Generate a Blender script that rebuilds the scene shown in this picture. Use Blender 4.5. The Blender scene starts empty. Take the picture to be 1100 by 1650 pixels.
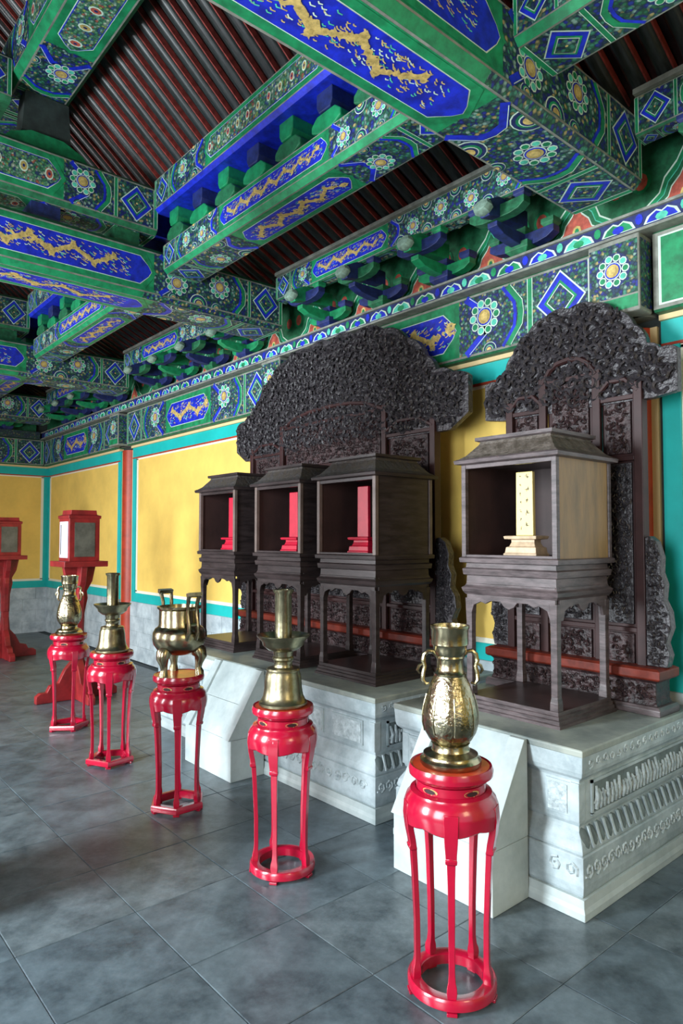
import bpy, math, random
from mathutils import Vector, Matrix
random.seed(7)
PI = math.pi
S = bpy.context.scene
COL = S.collection

# ---------------------------------------------------------------- camera
F_PX = 1090.0
yaw = math.atan2(940, F_PX); pitch = math.atan2(43, F_PX)
cd = bpy.data.cameras.new('camera'); cam = bpy.data.objects.new('camera', cd); COL.objects.link(cam)
cam.location = (0, 0, 1.6)
cd.sensor_fit = 'VERTICAL'; cd.sensor_height = 36.0; cd.lens = 36.0*F_PX/1650.0
cam.rotation_euler = (PI/2 + pitch, 0, (PI - yaw) - PI/2)
cd.clip_start = .05
S.camera = cam

# ---------------------------------------------------------------- world, lights, exposure
W = bpy.data.worlds.new('world'); S.world = W; W.use_nodes = True
bg = W.node_tree.nodes['Background']; bg.inputs[0].default_value = (.80, .92, 1, 1); bg.inputs[1].default_value = 1.0
def area(name, loc, rot, sx, sy, power, color):
    l = bpy.data.lights.new(name, 'AREA'); l.shape = 'RECTANGLE'; l.size = sx; l.size_y = sy; l.energy = power; l.color = color
    o = bpy.data.objects.new(name, l); o.location = loc; o.rotation_euler = rot; COL.objects.link(o); return o
# daylight through the three open doorways of the added front wall
area('door_light', (-.7, -2.6, 1.9), (PI/2-.2, 0, 0), 1.7, 2.8, 260, (.86, .95, 1))
area('door_light', (-3.5, -2.5, 2.0), (PI/2-.25, 0, 0), .9, 2.4, 560, (.86, .95, 1))
area('door_light', (-7.4, -2.6, 1.9), (PI/2-.2, 0, 0), 1.8, 2.8, 440, (.95, .97, 1))
# warm fill added out of view to gild the sides facing right
area('side_fill', (1.45, 1.2, 2.2), (PI/2, 0, PI/2+.35), .8, 1.2, 34, (1, .76, .42))
VS = S.view_settings
VS.view_transform = 'Standard'; VS.look = 'None'; VS.exposure = 0.0; VS.gamma = 1.0; VS.use_curve_mapping = False

# ---------------------------------------------------------------- materials
MATS = {}
def mat(name, col, rough=.5, metal=0., var=0., vscale=8., bump=0., bscale=60., col2=None, spec=.5, coat=0., stretch=None, kind='noise'):
    if name in MATS: return MATS[name]
    m = bpy.data.materials.new(name); m.use_nodes = True; nt = m.node_tree; N = nt.nodes; L = nt.links
    b = N['Principled BSDF']
    b.inputs['Base Color'].default_value = (*col, 1); b.inputs['Roughness'].default_value = rough
    b.inputs['Metallic'].default_value = metal; b.inputs['Specular IOR Level'].default_value = spec
    b.inputs['Coat Weight'].default_value = coat; b.inputs['Coat Roughness'].default_value = .12
    tc = N.new('ShaderNodeTexCoord'); mp = N.new('ShaderNodeMapping'); L.new(tc.outputs['Object'], mp.inputs[0])
    if stretch: mp.inputs['Scale'].default_value = stretch
    if var or col2:
        n = N.new('ShaderNodeTexNoise'); n.inputs['Scale'].default_value = vscale; n.inputs['Detail'].default_value = 6; n.inputs['Roughness'].default_value = .65
        L.new(mp.outputs[0], n.inputs[0])
        r = N.new('ShaderNodeValToRGB'); L.new(n.outputs[0], r.inputs[0])
        c2 = col2 or tuple(c*(1-var) for c in col); c1 = col if col2 else tuple(min(1, c*(1+var)) for c in col)
        r.color_ramp.elements[0].position = .36; r.color_ramp.elements[1].position = .64
        r.color_ramp.elements[0].color = (*c2, 1); r.color_ramp.elements[1].color = (*c1, 1)
        L.new(r.outputs[0], b.inputs['Base Color'])
    if bump:
        if kind == 'voronoi':
            n = N.new('ShaderNodeTexVoronoi'); n.inputs['Scale'].default_value = bscale
        else:
            n = N.new('ShaderNodeTexNoise'); n.inputs['Scale'].default_value = bscale; n.inputs['Detail'].default_value = 4
        L.new(mp.outputs[0], n.inputs[0])
        bp = N.new('ShaderNodeBump'); bp.inputs['Strength'].default_value = bump; bp.inputs['Distance'].default_value = .01
        L.new(n.outputs[0], bp.inputs['Height']); L.new(bp.outputs[0], b.inputs['Normal'])
    MATS[name] = m; return m
def mosaic(name, cols, scale=55., dim=.78):
    m = bpy.data.materials.new(name); m.use_nodes = True; nt = m.node_tree; N = nt.nodes; L = nt.links
    b = N['Principled BSDF']; b.inputs['Roughness'].default_value = .6
    tc = N.new('ShaderNodeTexCoord'); v = N.new('ShaderNodeTexVoronoi'); v.inputs['Scale'].default_value = scale
    L.new(tc.outputs['Object'], v.inputs[0])
    sp = N.new('ShaderNodeSeparateColor'); L.new(v.outputs['Color'], sp.inputs[0])
    r = N.new('ShaderNodeValToRGB'); r.color_ramp.interpolation = 'CONSTANT'; L.new(sp.outputs[0], r.inputs[0])
    e = r.color_ramp.elements
    e.remove(e[1]); p = 0
    for i, (w, c) in enumerate(cols):
        el = e[0] if i == 0 else e.new(p)
        el.position = p; el.color = (c[0]*dim, c[1]*dim, c[2]*dim, 1); p += w
    # light outline round each little petal
    r2 = N.new('ShaderNodeValToRGB'); r2.color_ramp.elements[0].position = .38; r2.color_ramp.elements[1].position = .62
    r2.color_ramp.elements[0].color = (1, 1, 1, 1); r2.color_ramp.elements[1].color = (.28, .36, .40, 1)
    mu = N.new('ShaderNodeMath'); mu.operation = 'MULTIPLY'; mu.inputs[1].default_value = 1.1
    L.new(v.outputs['Distance'], mu.inputs[0]); L.new(mu.outputs[0], r2.inputs[0])
    mx = N.new('ShaderNodeMix'); mx.data_type = 'RGBA'; mx.blend_type = 'MULTIPLY'; mx.inputs[0].default_value = .9
    L.new(r.outputs[0], mx.inputs[6]); L.new(r2.outputs[0], mx.inputs[7]); L.new(mx.outputs[2], b.inputs['Base Color'])
    MATS[name] = m; return m
BLUE = mat('painted_blue', (.006, .020, .46), .5, var=.4, vscale=14)
NAVY = mat('painted_navy', (.010, .020, .11), .55, var=.4, vscale=20)
GREEN = mat('painted_green', (.007, .21, .08), .5, var=.35, vscale=12)
DGREEN = mat('painted_dark_green', (.012, .12, .05), .55, var=.4, vscale=20)
AQUA = mat('painted_aqua', (.08, .50, .36), .5, var=.3, vscale=20)
PALE = mat('painted_pale_line', (.55, .70, .58), .5, var=.15)
GOLD = mat('gold_leaf', (.66, .49, .17), .42, metal=.25, var=.3, vscale=30)
GOLD2 = mat('old_gold', (.52, .38, .12), .42, metal=.25, var=.3, vscale=30)
FRED = mat('painted_flame_red', (.42, .085, .055), .6, var=.35, vscale=20)
MOS = mosaic('flower_mosaic', [(.20, (.012, .045, .10)), (.20, (.02, .15, .07)), (.16, (.015, .03, .28)), (.16, (.05, .26, .17)), (.12, (.05, .12, .10)), (.09, (.25, .40, .34)), (.07, (.42, .34, .14))])
MOSP = mosaic('pale_flower_mosaic', [(.22, (.10, .32, .17)), (.2, (.05, .22, .10)), (.18, (.22, .42, .30)), (.14, (.04, .10, .26)), (.12, (.55, .62, .45)), (.08, (.30, .40, .10)), (.06, (.40, .12, .08))], 60)
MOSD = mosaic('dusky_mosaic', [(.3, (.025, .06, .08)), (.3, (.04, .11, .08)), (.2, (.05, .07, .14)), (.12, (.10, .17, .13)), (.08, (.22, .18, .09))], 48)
SILL = mat('weathered_grey_edge', (.20, .21, .18), .7, var=.3, vscale=10)
RAFT = mat('dark_rafter', (.022, .027, .027), .33, var=.5, vscale=10, stretch=(6, 1, 1))
RBOARD = mat('red_roof_board', (.035, .008, .007), .6, var=.5, vscale=8)
REND = mat('rafter_end_red', (.24, .035, .028), .6, var=.4, vscale=20)
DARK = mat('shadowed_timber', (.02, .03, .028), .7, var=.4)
YEL = mat('ochre_wall', (.76, .52, .115), .75, var=.10, vscale=1.8, bump=.05, bscale=30)
WLINE = mat('white_wall_line', (.80, .76, .62), .6)
TEAL = mat('teal_trim', (.005, .42, .40), .5, var=.10, vscale=3)
CREAM = mat('cream_trim', (.68, .52, .27), .6)
PRED = mat('post_red', (.36, .035, .012), .45, var=.2)
WHITEP = mat('pale_panel', (.72, .77, .78), .7, var=.06)  # plain pale grey fill of the right-hand bay
WAINS = mat('wainscot_stone', (.50, .58, .60), .6, col2=(.28, .34, .37), vscale=5, bump=.12, bscale=25)
MORTAR = mat('grey_mortar', (.30, .35, .36), .8)
PAVE = [mat('paver_grey_%d' % i, c, .34, col2=c2, vscale=3.0 + i, bump=.22, bscale=14, spec=.5) for i, (c, c2) in enumerate([((.120, .158, .178), (.030, .043, .052)), ((.106, .142, .163), (.026, .038, .047)), ((.135, .170, .186), (.036, .050, .058))])]
for pm_ in PAVE:
    for nd in pm_.node_tree.nodes:
        if nd.type == 'TEX_NOISE' and nd.inputs['Detail'].default_value > 5: nd.inputs['Detail'].default_value = 11; nd.inputs['Roughness'].default_value = .74
PJOINT = mat('paver_joint', (.045, .06, .068), .8)
MARB = mat('carved_marble', (.47, .55, .575), .5, col2=(.26, .32, .34), vscale=5, bump=.25, bscale=28)
MARBP = mat('plain_marble', (.48, .545, .54), .5, col2=(.28, .335, .34), vscale=2.2, bump=.06, bscale=12)
MARBC = mat('carved_relief_marble', (.52, .60, .62), .5, col2=(.30, .36, .38), vscale=30, bump=.9, bscale=55)
MTOP = mat('worn_plinth_top', (.30, .33, .29), .45, col2=(.13, .16, .155), vscale=3, bump=.08)
LOTUSD = mat('recess_shade_stone', (.13, .165, .165), .6, var=.3)  # darker grey puts recess shade into the petals and relief ground
LAC = mat('red_lacquer', (.36, .003, .026), .22, var=.12, vscale=6, coat=.5)
LACT = mat('worn_lacquer_top', (.52, .055, .02), .3, var=.25, vscale=9, coat=.3)
LACD = mat('dull_red_paint', (.22, .014, .016), .4, var=.3, vscale=8)
SLOT = mat('gilt_slot_rim', (.42, .26, .10), .4)
SLOTD = mat('slot_hollow', (.02, .003, .004), .7)
BRASS = mat('aged_brass', (.42, .37, .24), .24, metal=1, col2=(.25, .22, .13), vscale=14, bump=.12, bscale=40)
BRASSE = mat('engraved_brass', (.44, .40, .28), .22, metal=1, col2=(.22, .20, .12), vscale=22, bump=.45, bscale=60)
BRASSC = mat('candlestick_brass', (.33, .30, .19), .32, metal=1, col2=(.18, .165, .10), vscale=12, bump=.15, bscale=30)
WOOD = mat('dark_rosewood', (.030, .022, .022), .34, var=.4, vscale=5, stretch=(1, 1, 6), bump=.06, bscale=20, spec=.28)
WOODM = mat('cool_sheen_rosewood', (.075, .058, .060), .36, var=.45, vscale=9, stretch=(1, 1, 5), bump=.08, bscale=20, spec=.35)  # paler lavender grey puts cool reflections into the wood colour
POSTM = mat('rubbed_cabinet_post', (.115, .085, .075), .38, var=.25, spec=.35)
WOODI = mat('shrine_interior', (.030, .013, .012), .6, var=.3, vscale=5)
WOODG = mat('warm_lit_side_board', (.25, .15, .05), .42, col2=(.13, .085, .034), vscale=4, stretch=(3, 3, .6))  # warm light on the right-facing board is put into its colour
WOODR = mat('mahogany_frame', (.030, .012, .012), .42, var=.3, vscale=6, spec=.22)
CARV = mat('carved_dark_wood', (.050, .045, .050), .30, col2=(.012, .010, .012), vscale=25, bump=.9, bscale=45, spec=.35)
CARVR = mat('carved_reddish_wood', (.046, .024, .025), .42, col2=(.012, .007, .008), vscale=25, bump=.9, bscale=50, spec=.3)
RSILL = mat('red_lacquered_sill', (.12, .018, .010), .45, var=.4, spec=.2)
TRED = mat('crimson_tablet', (.45, .006, .030), .4, var=.15, vscale=12)
TGOLD = mat('pale_gold_tablet', (.76, .60, .22), .4, var=.08, vscale=10)
TBASE = mat('gilded_tablet_foot', (.46, .34, .22), .45, var=.2, vscale=20)
INK = mat('ink', (.05, .035, .03), .6)
PAPER = mat('pale_glass_paper', (.62, .66, .78), .35, var=.08)
GLASSD = mat('dim_side_glass', (.10, .10, .085), .25, var=.3)

# ---------------------------------------------------------------- mesh builder
class MB:
    def __init__(s, smooth=False): s.v = []; s.f = []; s.m = []; s.mats = []; s.smooth = smooth
    def mi(s, m):
        if m not in s.mats: s.mats.append(m)
        return s.mats.index(m)
    def add(s, vs, fs, m):
        b = len(s.v); s.v += [tuple(v) for v in vs]; k = s.mi(m)
        for f in fs: s.f.append([b+i for i in f]); s.m.append(k)
    def box(s, x0, y0, z0, x1, y1, z1, m):
        v = [(x, y, z) for x in (x0, x1) for y in (y0, y1) for z in (z0, z1)]
        s.add(v, [(0,1,3,2),(4,6,7,5),(0,4,5,1),(2,3,7,6),(0,2,6,4),(1,5,7,3)], m)
    def prism(s, pts, fn, t0, t1, m):      # pts 2D, fn(u,v,t)->xyz
        n = len(pts); v = [fn(u, w, t0) for u, w in pts] + [fn(u, w, t1) for u, w in pts]
        s.add(v, [tuple(range(n))[::-1], tuple(range(n, 2*n))] + [(i, (i+1) % n, n+(i+1) % n, n+i) for i in range(n)], m)
    def lathe(s, prof, m, c=(0,0,0), n=32, sq=None, caps=True):
        vs = []
        for r, z in prof:
            for k in range(n):
                a = 2*PI*k/n; q = 1
                if sq: q = sq(a)
                vs.append((c[0]+r*q*math.cos(a), c[1]+r*q*math.sin(a), c[2]+z))
        fs = [(i*n+k, i*n+(k+1) % n, (i+1)*n+(k+1) % n, (i+1)*n+k) for i in range(len(prof)-1) for k in range(n)]
        if caps: fs += [tuple(range(n))[::-1], tuple(range((len(prof)-1)*n, len(prof)*n))]
        s.add(vs, fs, m)
    def tube(s, path, rad, m, n=8, flat=1.):
        vs = []; P = [Vector(p) for p in path]
        if not isinstance(rad, (list, tuple)): rad = [rad]*len(P)
        for i, p in enumerate(P):
            d = (P[min(i+1, len(P)-1)] - P[max(i-1, 0)]).normalized()
            a = d.cross(Vector((0,1,0)) if abs(d.y) < .9 else Vector((1,0,0))).normalized(); b = d.cross(a)
            for k in range(n):
                t = 2*PI*k/n; vs.append(p + a*rad[i]*math.cos(t) + b*rad[i]*flat*math.sin(t))
        fs = [(i*n+k, (i+1)*n+k, (i+1)*n+(k+1) % n, i*n+(k+1) % n) for i in range(len(P)-1) for k in range(n)]
        fs += [tuple(range(n)), tuple(range((len(P)-1)*n, len(P)*n))[::-1]]
        s.add(vs, fs, m)
    def mould(s, x0, y0, x1, y1, prof, m, capm=None):   # prof (z, offset) rectangular rings
        vs = []
        for z, o in prof: vs += [(x0-o, y0-o, z), (x1+o, y0-o, z), (x1+o, y1+o, z), (x0-o, y1+o, z)]
        fs = [(i*4+k, i*4+(k+1) % 4, (i+1)*4+(k+1) % 4, (i+1)*4+k) for i in range(len(prof)-1) for k in range(4)]
        s.add(vs, fs + [(3,2,1,0)], m)
        n = (len(prof)-1)*4; s.add(vs[n:], [(0,1,2,3)], capm or m)
    def build(s, name, parent=None, bevel=0., label=None):
        me = bpy.data.meshes.new(name); me.from_pydata(s.v, [], s.f)
        for m in s.mats: me.materials.append(m)
        me.polygons.foreach_set('material_index', s.m)
        if s.smooth:
            me.polygons.foreach_set('use_smooth', [True]*len(s.f)); me.set_sharp_from_angle(angle=math.radians(38))
        me.update()
        o = bpy.data.objects.new(name, me); COL.objects.link(o)
        if parent: o.parent = parent
        if bevel:
            b = o.modifiers.new('bevel', 'BEVEL'); b.width = bevel; b.segments = 2; b.limit_method = 'ANGLE'
        if label: o['label'] = label
        return o
def tag(o, label, cat, group=None, kind=None):
    o['label'] = label; o['category'] = cat
    if group: o['group'] = group
    if kind: o['kind'] = kind
    return o
def empty(name, loc, label, cat, group=None, rz=0):
    o = bpy.data.objects.new(name, None); o.empty_display_size = .1; o.location = loc; o.rotation_euler = (0, 0, rz); COL.objects.link(o)
    return tag(o, label, cat, group)
def struct(o): o['kind'] = 'structure'; return o
def bx(name, parent, m, x0, y0, z0, x1, y1, z1, bevel=0.):
    b = MB(); b.box(x0, y0, z0, x1, y1, z1, m); return b.build(name, parent, bevel)
def inpoly(x, y, P):
    c = False; j = len(P)-1
    for i in range(len(P)):
        if (P[i][1] > y) != (P[j][1] > y) and x < (P[j][0]-P[i][0])*(y-P[i][1])/(P[j][1]-P[i][1])+P[i][0]: c = not c
        j = i
    return c
def copy_tree(o, parent=None):
    c = o.copy(); COL.objects.link(c); c.parent = parent
    for ch in list(o.children): copy_tree(ch, c)
    return c

# ---------------------------------------------------------------- painted ornament laid on timber faces
class Deco:
    """flat painted polygons on a face: origin O, axes U, V, outward N; successive coats lie a millimetre apart"""
    def __init__(s, O, U, V, N): s.O, s.U, s.V, s.N = Vector(O), Vector(U), Vector(V), Vector(N); s.b = MB(); s.extra = []; s.flip = s.U.cross(s.V).dot(s.N) < 0; s.k = 0
    def p(s, u, v, l): return s.O + s.U*u + s.V*v + s.N*(.0012*l + .0006)
    def poly(s, pts, m, l, b=None):
        s.k = (s.k+1) % 32; l = l + s.k*.012
        vs = [s.p(u, v, l) for u, v in pts]; r = list(range(len(pts)))
        a = sum(pts[i][0]*pts[(i+1) % len(pts)][1]-pts[(i+1) % len(pts)][0]*pts[i][1] for i in r)
        if (a < 0) != s.flip: r = r[::-1]
        (b or s.b).add(vs, [tuple(r)], m)
    def rect(s, u0, v0, u1, v1, m, l): s.poly([(u0, v0), (u1, v0), (u1, v1), (u0, v1)], m, l)
    def line(s, pts, w, m, l, closed=False, b=None):
        n = len(pts); L = []; R = []
        W_ = w if isinstance(w, (list, tuple)) else [w]*n
        for i in range(n):
            a = pts[(i-1) % n] if (closed or i > 0) else pts[i]; c = pts[(i+1) % n] if (closed or i < n-1) else pts[i]
            p = pts[i]
            def nn(q0, q1):
                dx, dy = q1[0]-q0[0], q1[1]-q0[1]; k = math.hypot(dx, dy) or 1; return (-dy/k, dx/k)
            n1 = nn(a, p) if a != p else nn(p, c); n2 = nn(p, c) if c != p else n1
            mx, my = n1[0]+n2[0], n1[1]+n2[1]; k = math.hypot(mx, my) or 1; mx, my = mx/k, my/k
            h = W_[i]/2/max(.35, mx*n1[0]+my*n1[1])
            L.append((p[0]+mx*h, p[1]+my*h)); R.append((p[0]-mx*h, p[1]-my*h))
        for i in range(n if closed else n-1):
            j = (i+1) % n; s.poly([L[i], R[i], R[j], L[j]], m, l, b)
    def disc(s, u, v, ru, rv, m, l, n=16, b=None): s.poly([(u+ru*math.cos(2*PI*k/n), v+rv*math.sin(2*PI*k/n)) for k in range(n)], m, l, b)
    def flower(s, u, v, r, own=None, petals=10, c1=None, c2=None):
        b = own
        s.disc(u, v, r*1.12, r*1.12, c1 or NAVY, 2, 20, b)
        for k in range(petals):
            a = 2*PI*k/petals; cu, cv = u+r*.82*math.cos(a), v+r*.82*math.sin(a); q = r*2.3/petals
            s.disc(cu, cv, q*1.12, q*1.12, PALE, 3, 8, b); s.disc(cu, cv, q*.8, q*.8, c2 or (AQUA if k % 2 else GREEN), 4, 8, b)
        s.disc(u, v, r*.56, r*.56, PALE, 3, 14, b); s.disc(u, v, r*.5, r*.5, BLUE if petals > 8 else NAVY, 4, 14, b)
        s.disc(u, v, r*.42, r*.42, GOLD2, 5, 12, b); s.disc(u, v, r*.26, r*.26, GOLD, 6, 8, b)
    def roundel(s, u, v, r, **k): b = MB(); s.flower(u, v, r, own=b, **k); s.extra.append(('roundel', b))
    def half(s, u, v, r, d):      # half flower on an edge, d = +1 opens upwards
        for q, (rr, m) in enumerate(((1, PALE), (.92, NAVY), (.7, GREEN), (.55, PALE), (.48, NAVY), (.34, GOLD))):
            s.poly([(u+r*rr*math.cos(PI*k/8), v+d*r*rr*math.sin(PI*k/8)) for k in range(9)], m, 2+q)
    def dragon(s, u0, u1, v0, v1, seed=1, m=None):
        R = random.Random(seed); m = m or GOLD; b = MB(); H = v1-v0; L = u1-u0; per = max(1, round(L/H/1.75))
        N_ = int(26*per); pts = []; w = []
        for i in range(N_+1):
            t = i/N_; u = u0+.06*L+.86*L*t; v = (v0+v1)/2 + H*.29*math.sin(2*PI*per*t+.6)*(1-.15*t)
            u += H*.17*math.sin(4*PI*per*t+1.2); pts.append((u, v)); w.append(H*.19*(.3+.7*math.sin(PI*min(1, .18+t*.78)))+H*.015)
        
        for i, (u, v) in enumerate(pts): s.disc(u, v, w[i]*.52, w[i]*.52, m, 5, 9, b)
        for i in range(0, N_-1, 2): s.disc(pts[i][0], pts[i][1], w[i]*.2, w[i]*.2, GOLD2, 5.5, 6, b)
        for i in range(1, N_):        # back spines and flames
            du = H*.05*R.choice((-1, 1)); sg = 1 if i % 2 else -1
            u, v = pts[i]; s.poly([(u-H*.045, v+sg*w[i]*.4), (u+H*.045, v+sg*w[i]*.4), (u+du*1.6, v+sg*(w[i]*.5+H*.055))], m, 5.2, b)
        for i in range(3, N_, 6):   # legs with claws
            u, v = pts[i]; sg = 1 if v < (v0+v1)/2 else -1
            k = (u+H*.14, v+sg*H*.16); s.disc(k[0], k[1], H*.05, H*.05, m, 5.3, 8, b); s.line([(u, v), k, (k[0]+H*.10, k[1]-sg*H*.04)], [H*.12, H*.09, H*.05], m, 5.4, b=b)
            for a in (-.9, 0, .9): s.line([(k[0]+H*.09, k[1]-sg*H*.03), (k[0]+H*.09+H*.11*math.cos(a), k[1]-sg*H*.03+H*.08*math.sin(a))], H*.035, m, 5.6, b=b)
        hu, hv = pts[-1]; s.disc(hu+H*.05, hv, H*.16, H*.13, m, 6, 10, b)     # head
        s.line([(hu+H*.1, hv+H*.03), (hu+H*.24, hv+H*.05)], [H*.08, H*.03], m, 6.2, b=b); s.line([(hu+H*.1, hv-H*.04), (hu+H*.2, hv-H*.1)], [H*.06, H*.02], m, 6.4, b=b)
        for a in (2.0, 2.5, 3.6): s.line([(hu, hv), (hu+H*.22*math.cos(a), hv+H*.22*math.sin(a))], [H*.05, H*.012], m, 5.8, b=b)
        s.disc(hu+H*.08, hv+H*.03, H*.025, H*.025, NAVY, 7, 6, b)
        for _ in range(int(44*L/H)):      # clouds and sparks
            u, v = R.uniform(u0+.03*L, u1-.03*L), R.uniform(v0+.1*H, v1-.1*H); a = R.uniform(-.5, .5); q = H*R.uniform(.05, .10)
            s.line([(u, v), (u+q*math.cos(a), v+q*math.sin(a)), (u+q*1.6*math.cos(a), v+q*1.1*math.sin(a)+q*.5)], H*.026, R.choice((m, m, m, PALE, AQUA)), 4, b=b)
        s.extra.append(('painted_dragon', b))
    def fangxin(s, u0, u1, v0, v1, field=None, kind='dragon', seed=1, border=True, ends=(1, 1)):
        H = v1-v0; k = H*.42
        def shape(g):
            e0 = [(u0+k+g, v1-g), (u0+k*.25+g, v1-H*.32), (u0+g, (v0+v1)/2), (u0+k*.25+g, v0+H*.32), (u0+k+g, v0+g)]
            e1 = [(u1-k-g, v0+g), (u1-k*.25-g, v0+H*.32), (u1-g, (v0+v1)/2), (u1-k*.25-g, v1-H*.32), (u1-k-g, v1-g)]
            if not ends[0]: e0 = [(u0, v1-g), (u0, v0+g)]
            if not ends[1]: e1 = [(u1, v0+g), (u1, v1-g)]
            return e0+e1
        if border: s.poly(shape(-H*.16), GREEN, 1.5)
        s.poly(shape(0), PALE, 2); s.poly(shape(H*.022), field or BLUE, 3)
        if kind == 'dragon': s.dragon(u0+k*.3*ends[0], u1-k*.3*ends[1], v0+.06*H, v1-.06*H, seed)
        elif kind == 'flower':
            s.poly(shape(H*.05), MOSP, 4); n = max(2, int((u1-u0)/H/.75))
            for i in range(n):
                u = u0+(i+.5)*(u1-u0)/n; v = (v0+v1)/2
                s.disc(u, v, H*.14, H*.2, PALE, 5, 10); s.disc(u, v, H*.1, H*.15, GOLD2 if i % 2 else FRED, 6, 8); s.disc(u, v, H*.04, H*.06, NAVY, 7, 6)
    def chevron(s, u, v0, v1, w, m, l, d=1, k=.45):
        H = v1-v0; s.line([(u, v0), (u+d*H*k*.9, v0+H*.3), (u+d*H*k, (v0+v1)/2), (u+d*H*k*.9, v1-H*.3), (u, v1)], w, m, l)
    def zaotou(s, u0, u1, v0, v1, d):      # flower field between a beam end and the middle panel; d=+1 when the beam end is at u0
        H = v1-v0; L = u1-u0
        a = u0 if d > 0 else u1; X = lambda t: a+d*t
        s.rect(u0, v0, u1, v1, MOS, 1)
        g = H*.10
        for t0, t1, m in ((.0, g, DGREEN), (.0, g*.15, PALE), (g, g*1.15, PALE)): s.rect(min(X(t0), X(t1)), v0, max(X(t0), X(t1)), v1, GREEN if m is DGREEN else m, 2 if m is DGREEN else 3)
        if L > H*1.9:       # box with a diamond flower
            c = X(g+H*.48); r = H*.40
            for q, (rr, m) in enumerate(((1.08, PALE), (1, BLUE), (.72, GREEN), (.6, PALE), (.55, MOS))):
                s.poly([(c+r*rr, (v0+v1)/2), (c, (v0+v1)/2+r*rr*1.1), (c-r*rr, (v0+v1)/2), (c, (v0+v1)/2-r*rr*1.1)], m, 2+q)
            s.roundel(c, (v0+v1)/2, H*.10, petals=6)
            t = g+H*.98
            s.rect(min(X(t), X(t+g)), v0, max(X(t), X(t+g)), v1, GREEN, 2); s.rect(min(X(t), X(t+g*.12)), v0, max(X(t), X(t+g*.12)), v1, PALE, 3); s.rect(min(X(t+g), X(t+g*.88)), v0, max(X(t+g), X(t+g*.88)), v1, PALE, 3)
            t += g*2
        else: t = g*2
        s.chevron(X(t+H*.28), v0, v1, H*.10, GREEN, 2, -d, .25); s.chevron(X(t+H*.38), v0, v1, H*.06, BLUE, 2, -d, .25); s.chevron(X(t+H*.22), v0, v1, H*.012, PALE, 3, -d, .25)
        t += H*.55
        rem = L-t-H*.25
        n = max(1, int(rem/(H*.62)))
        for i in range(n):
            u = X(t+(i+.4)*rem/n)
            if i % 2 == 0:
                s.roundel(u, (v0+v1)/2+H*.10*(1 if i % 4 == 0 else -1), H*.30); s.half(u+H*.1, v0, H*.14, 1)
            else:
                s.half(u, v0, H*.26, 1); s.half(u, v1, H*.26, -1)
        # chevrons against the panel
        uu = X(L)
        s.chevron(uu-d*H*.16, v0, v1, H*.13, BLUE, 2, -d, .42); s.chevron(uu-d*H*.235, v0, v1, H*.012, PALE, 3, -d, .42)
    def scheme(s, L, H, mid, kind='dragon', field=None, seed=1, m=.035, starts=(True, True)):
        """whole painted scheme of a timber face: ends, flower fields, middle panel from mid[0] to mid[1]"""
        s.rect(0, 0, L, H, SILL, 0)
        v0, v1 = H*m, H*(1-m); k = (v1-v0)*.2
        s.rect(0, v0, L, v1, GREEN, .5)
        if starts[0]: s.zaotou(0, mid[0], v0, v1, 1)
        if starts[1]: s.zaotou(mid[1], L, v0, v1, -1)
        s.fangxin(mid[0]-(0 if starts[0] else 0)+k*.3, mid[1]-k*.3, v0+k*.7, v1-k*.7, field, kind, seed, ends=(int(starts[0]), int(starts[1])))
    def build(s, parent, name='painting'):
        if s.b.v: s.b.build(name, parent)
        for n, b in s.extra: b.build(n, parent)

# ---------------------------------------------------------------- setting: floor, walls
WY = 3.85; FX = -12.3; XE = 1.6
b = MB(); b.box(-14, -4, -.2, 4, WY+.2, -.012, PJOINT); floor = struct(b.build('floor'))
pm = []
for k in range(3):
    b = MB(); q = .4835/2-.0009
    b.mould(-q, -q, q, q, [(-.012, 0), (-.002, 0), (0, -.003)], PAVE[k]); o = b.build('paver', floor); pm.append(o.data); bpy.data.objects.remove(o)
for i in range(27):
    for j in range(8):
        x = -2.34+.4835*(i-20.5); y = 1.27+.4835*(j-2.5)
        if y > WY or x > .9: continue
        o = bpy.data.objects.new('paver', pm[random.randrange(3)]); o.location = (x, y, random.uniform(-.0012, 0)); o.rotation_euler = (0, 0, random.randrange(4)*PI/2); o.parent = floor; COL.objects.link(o)

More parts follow.
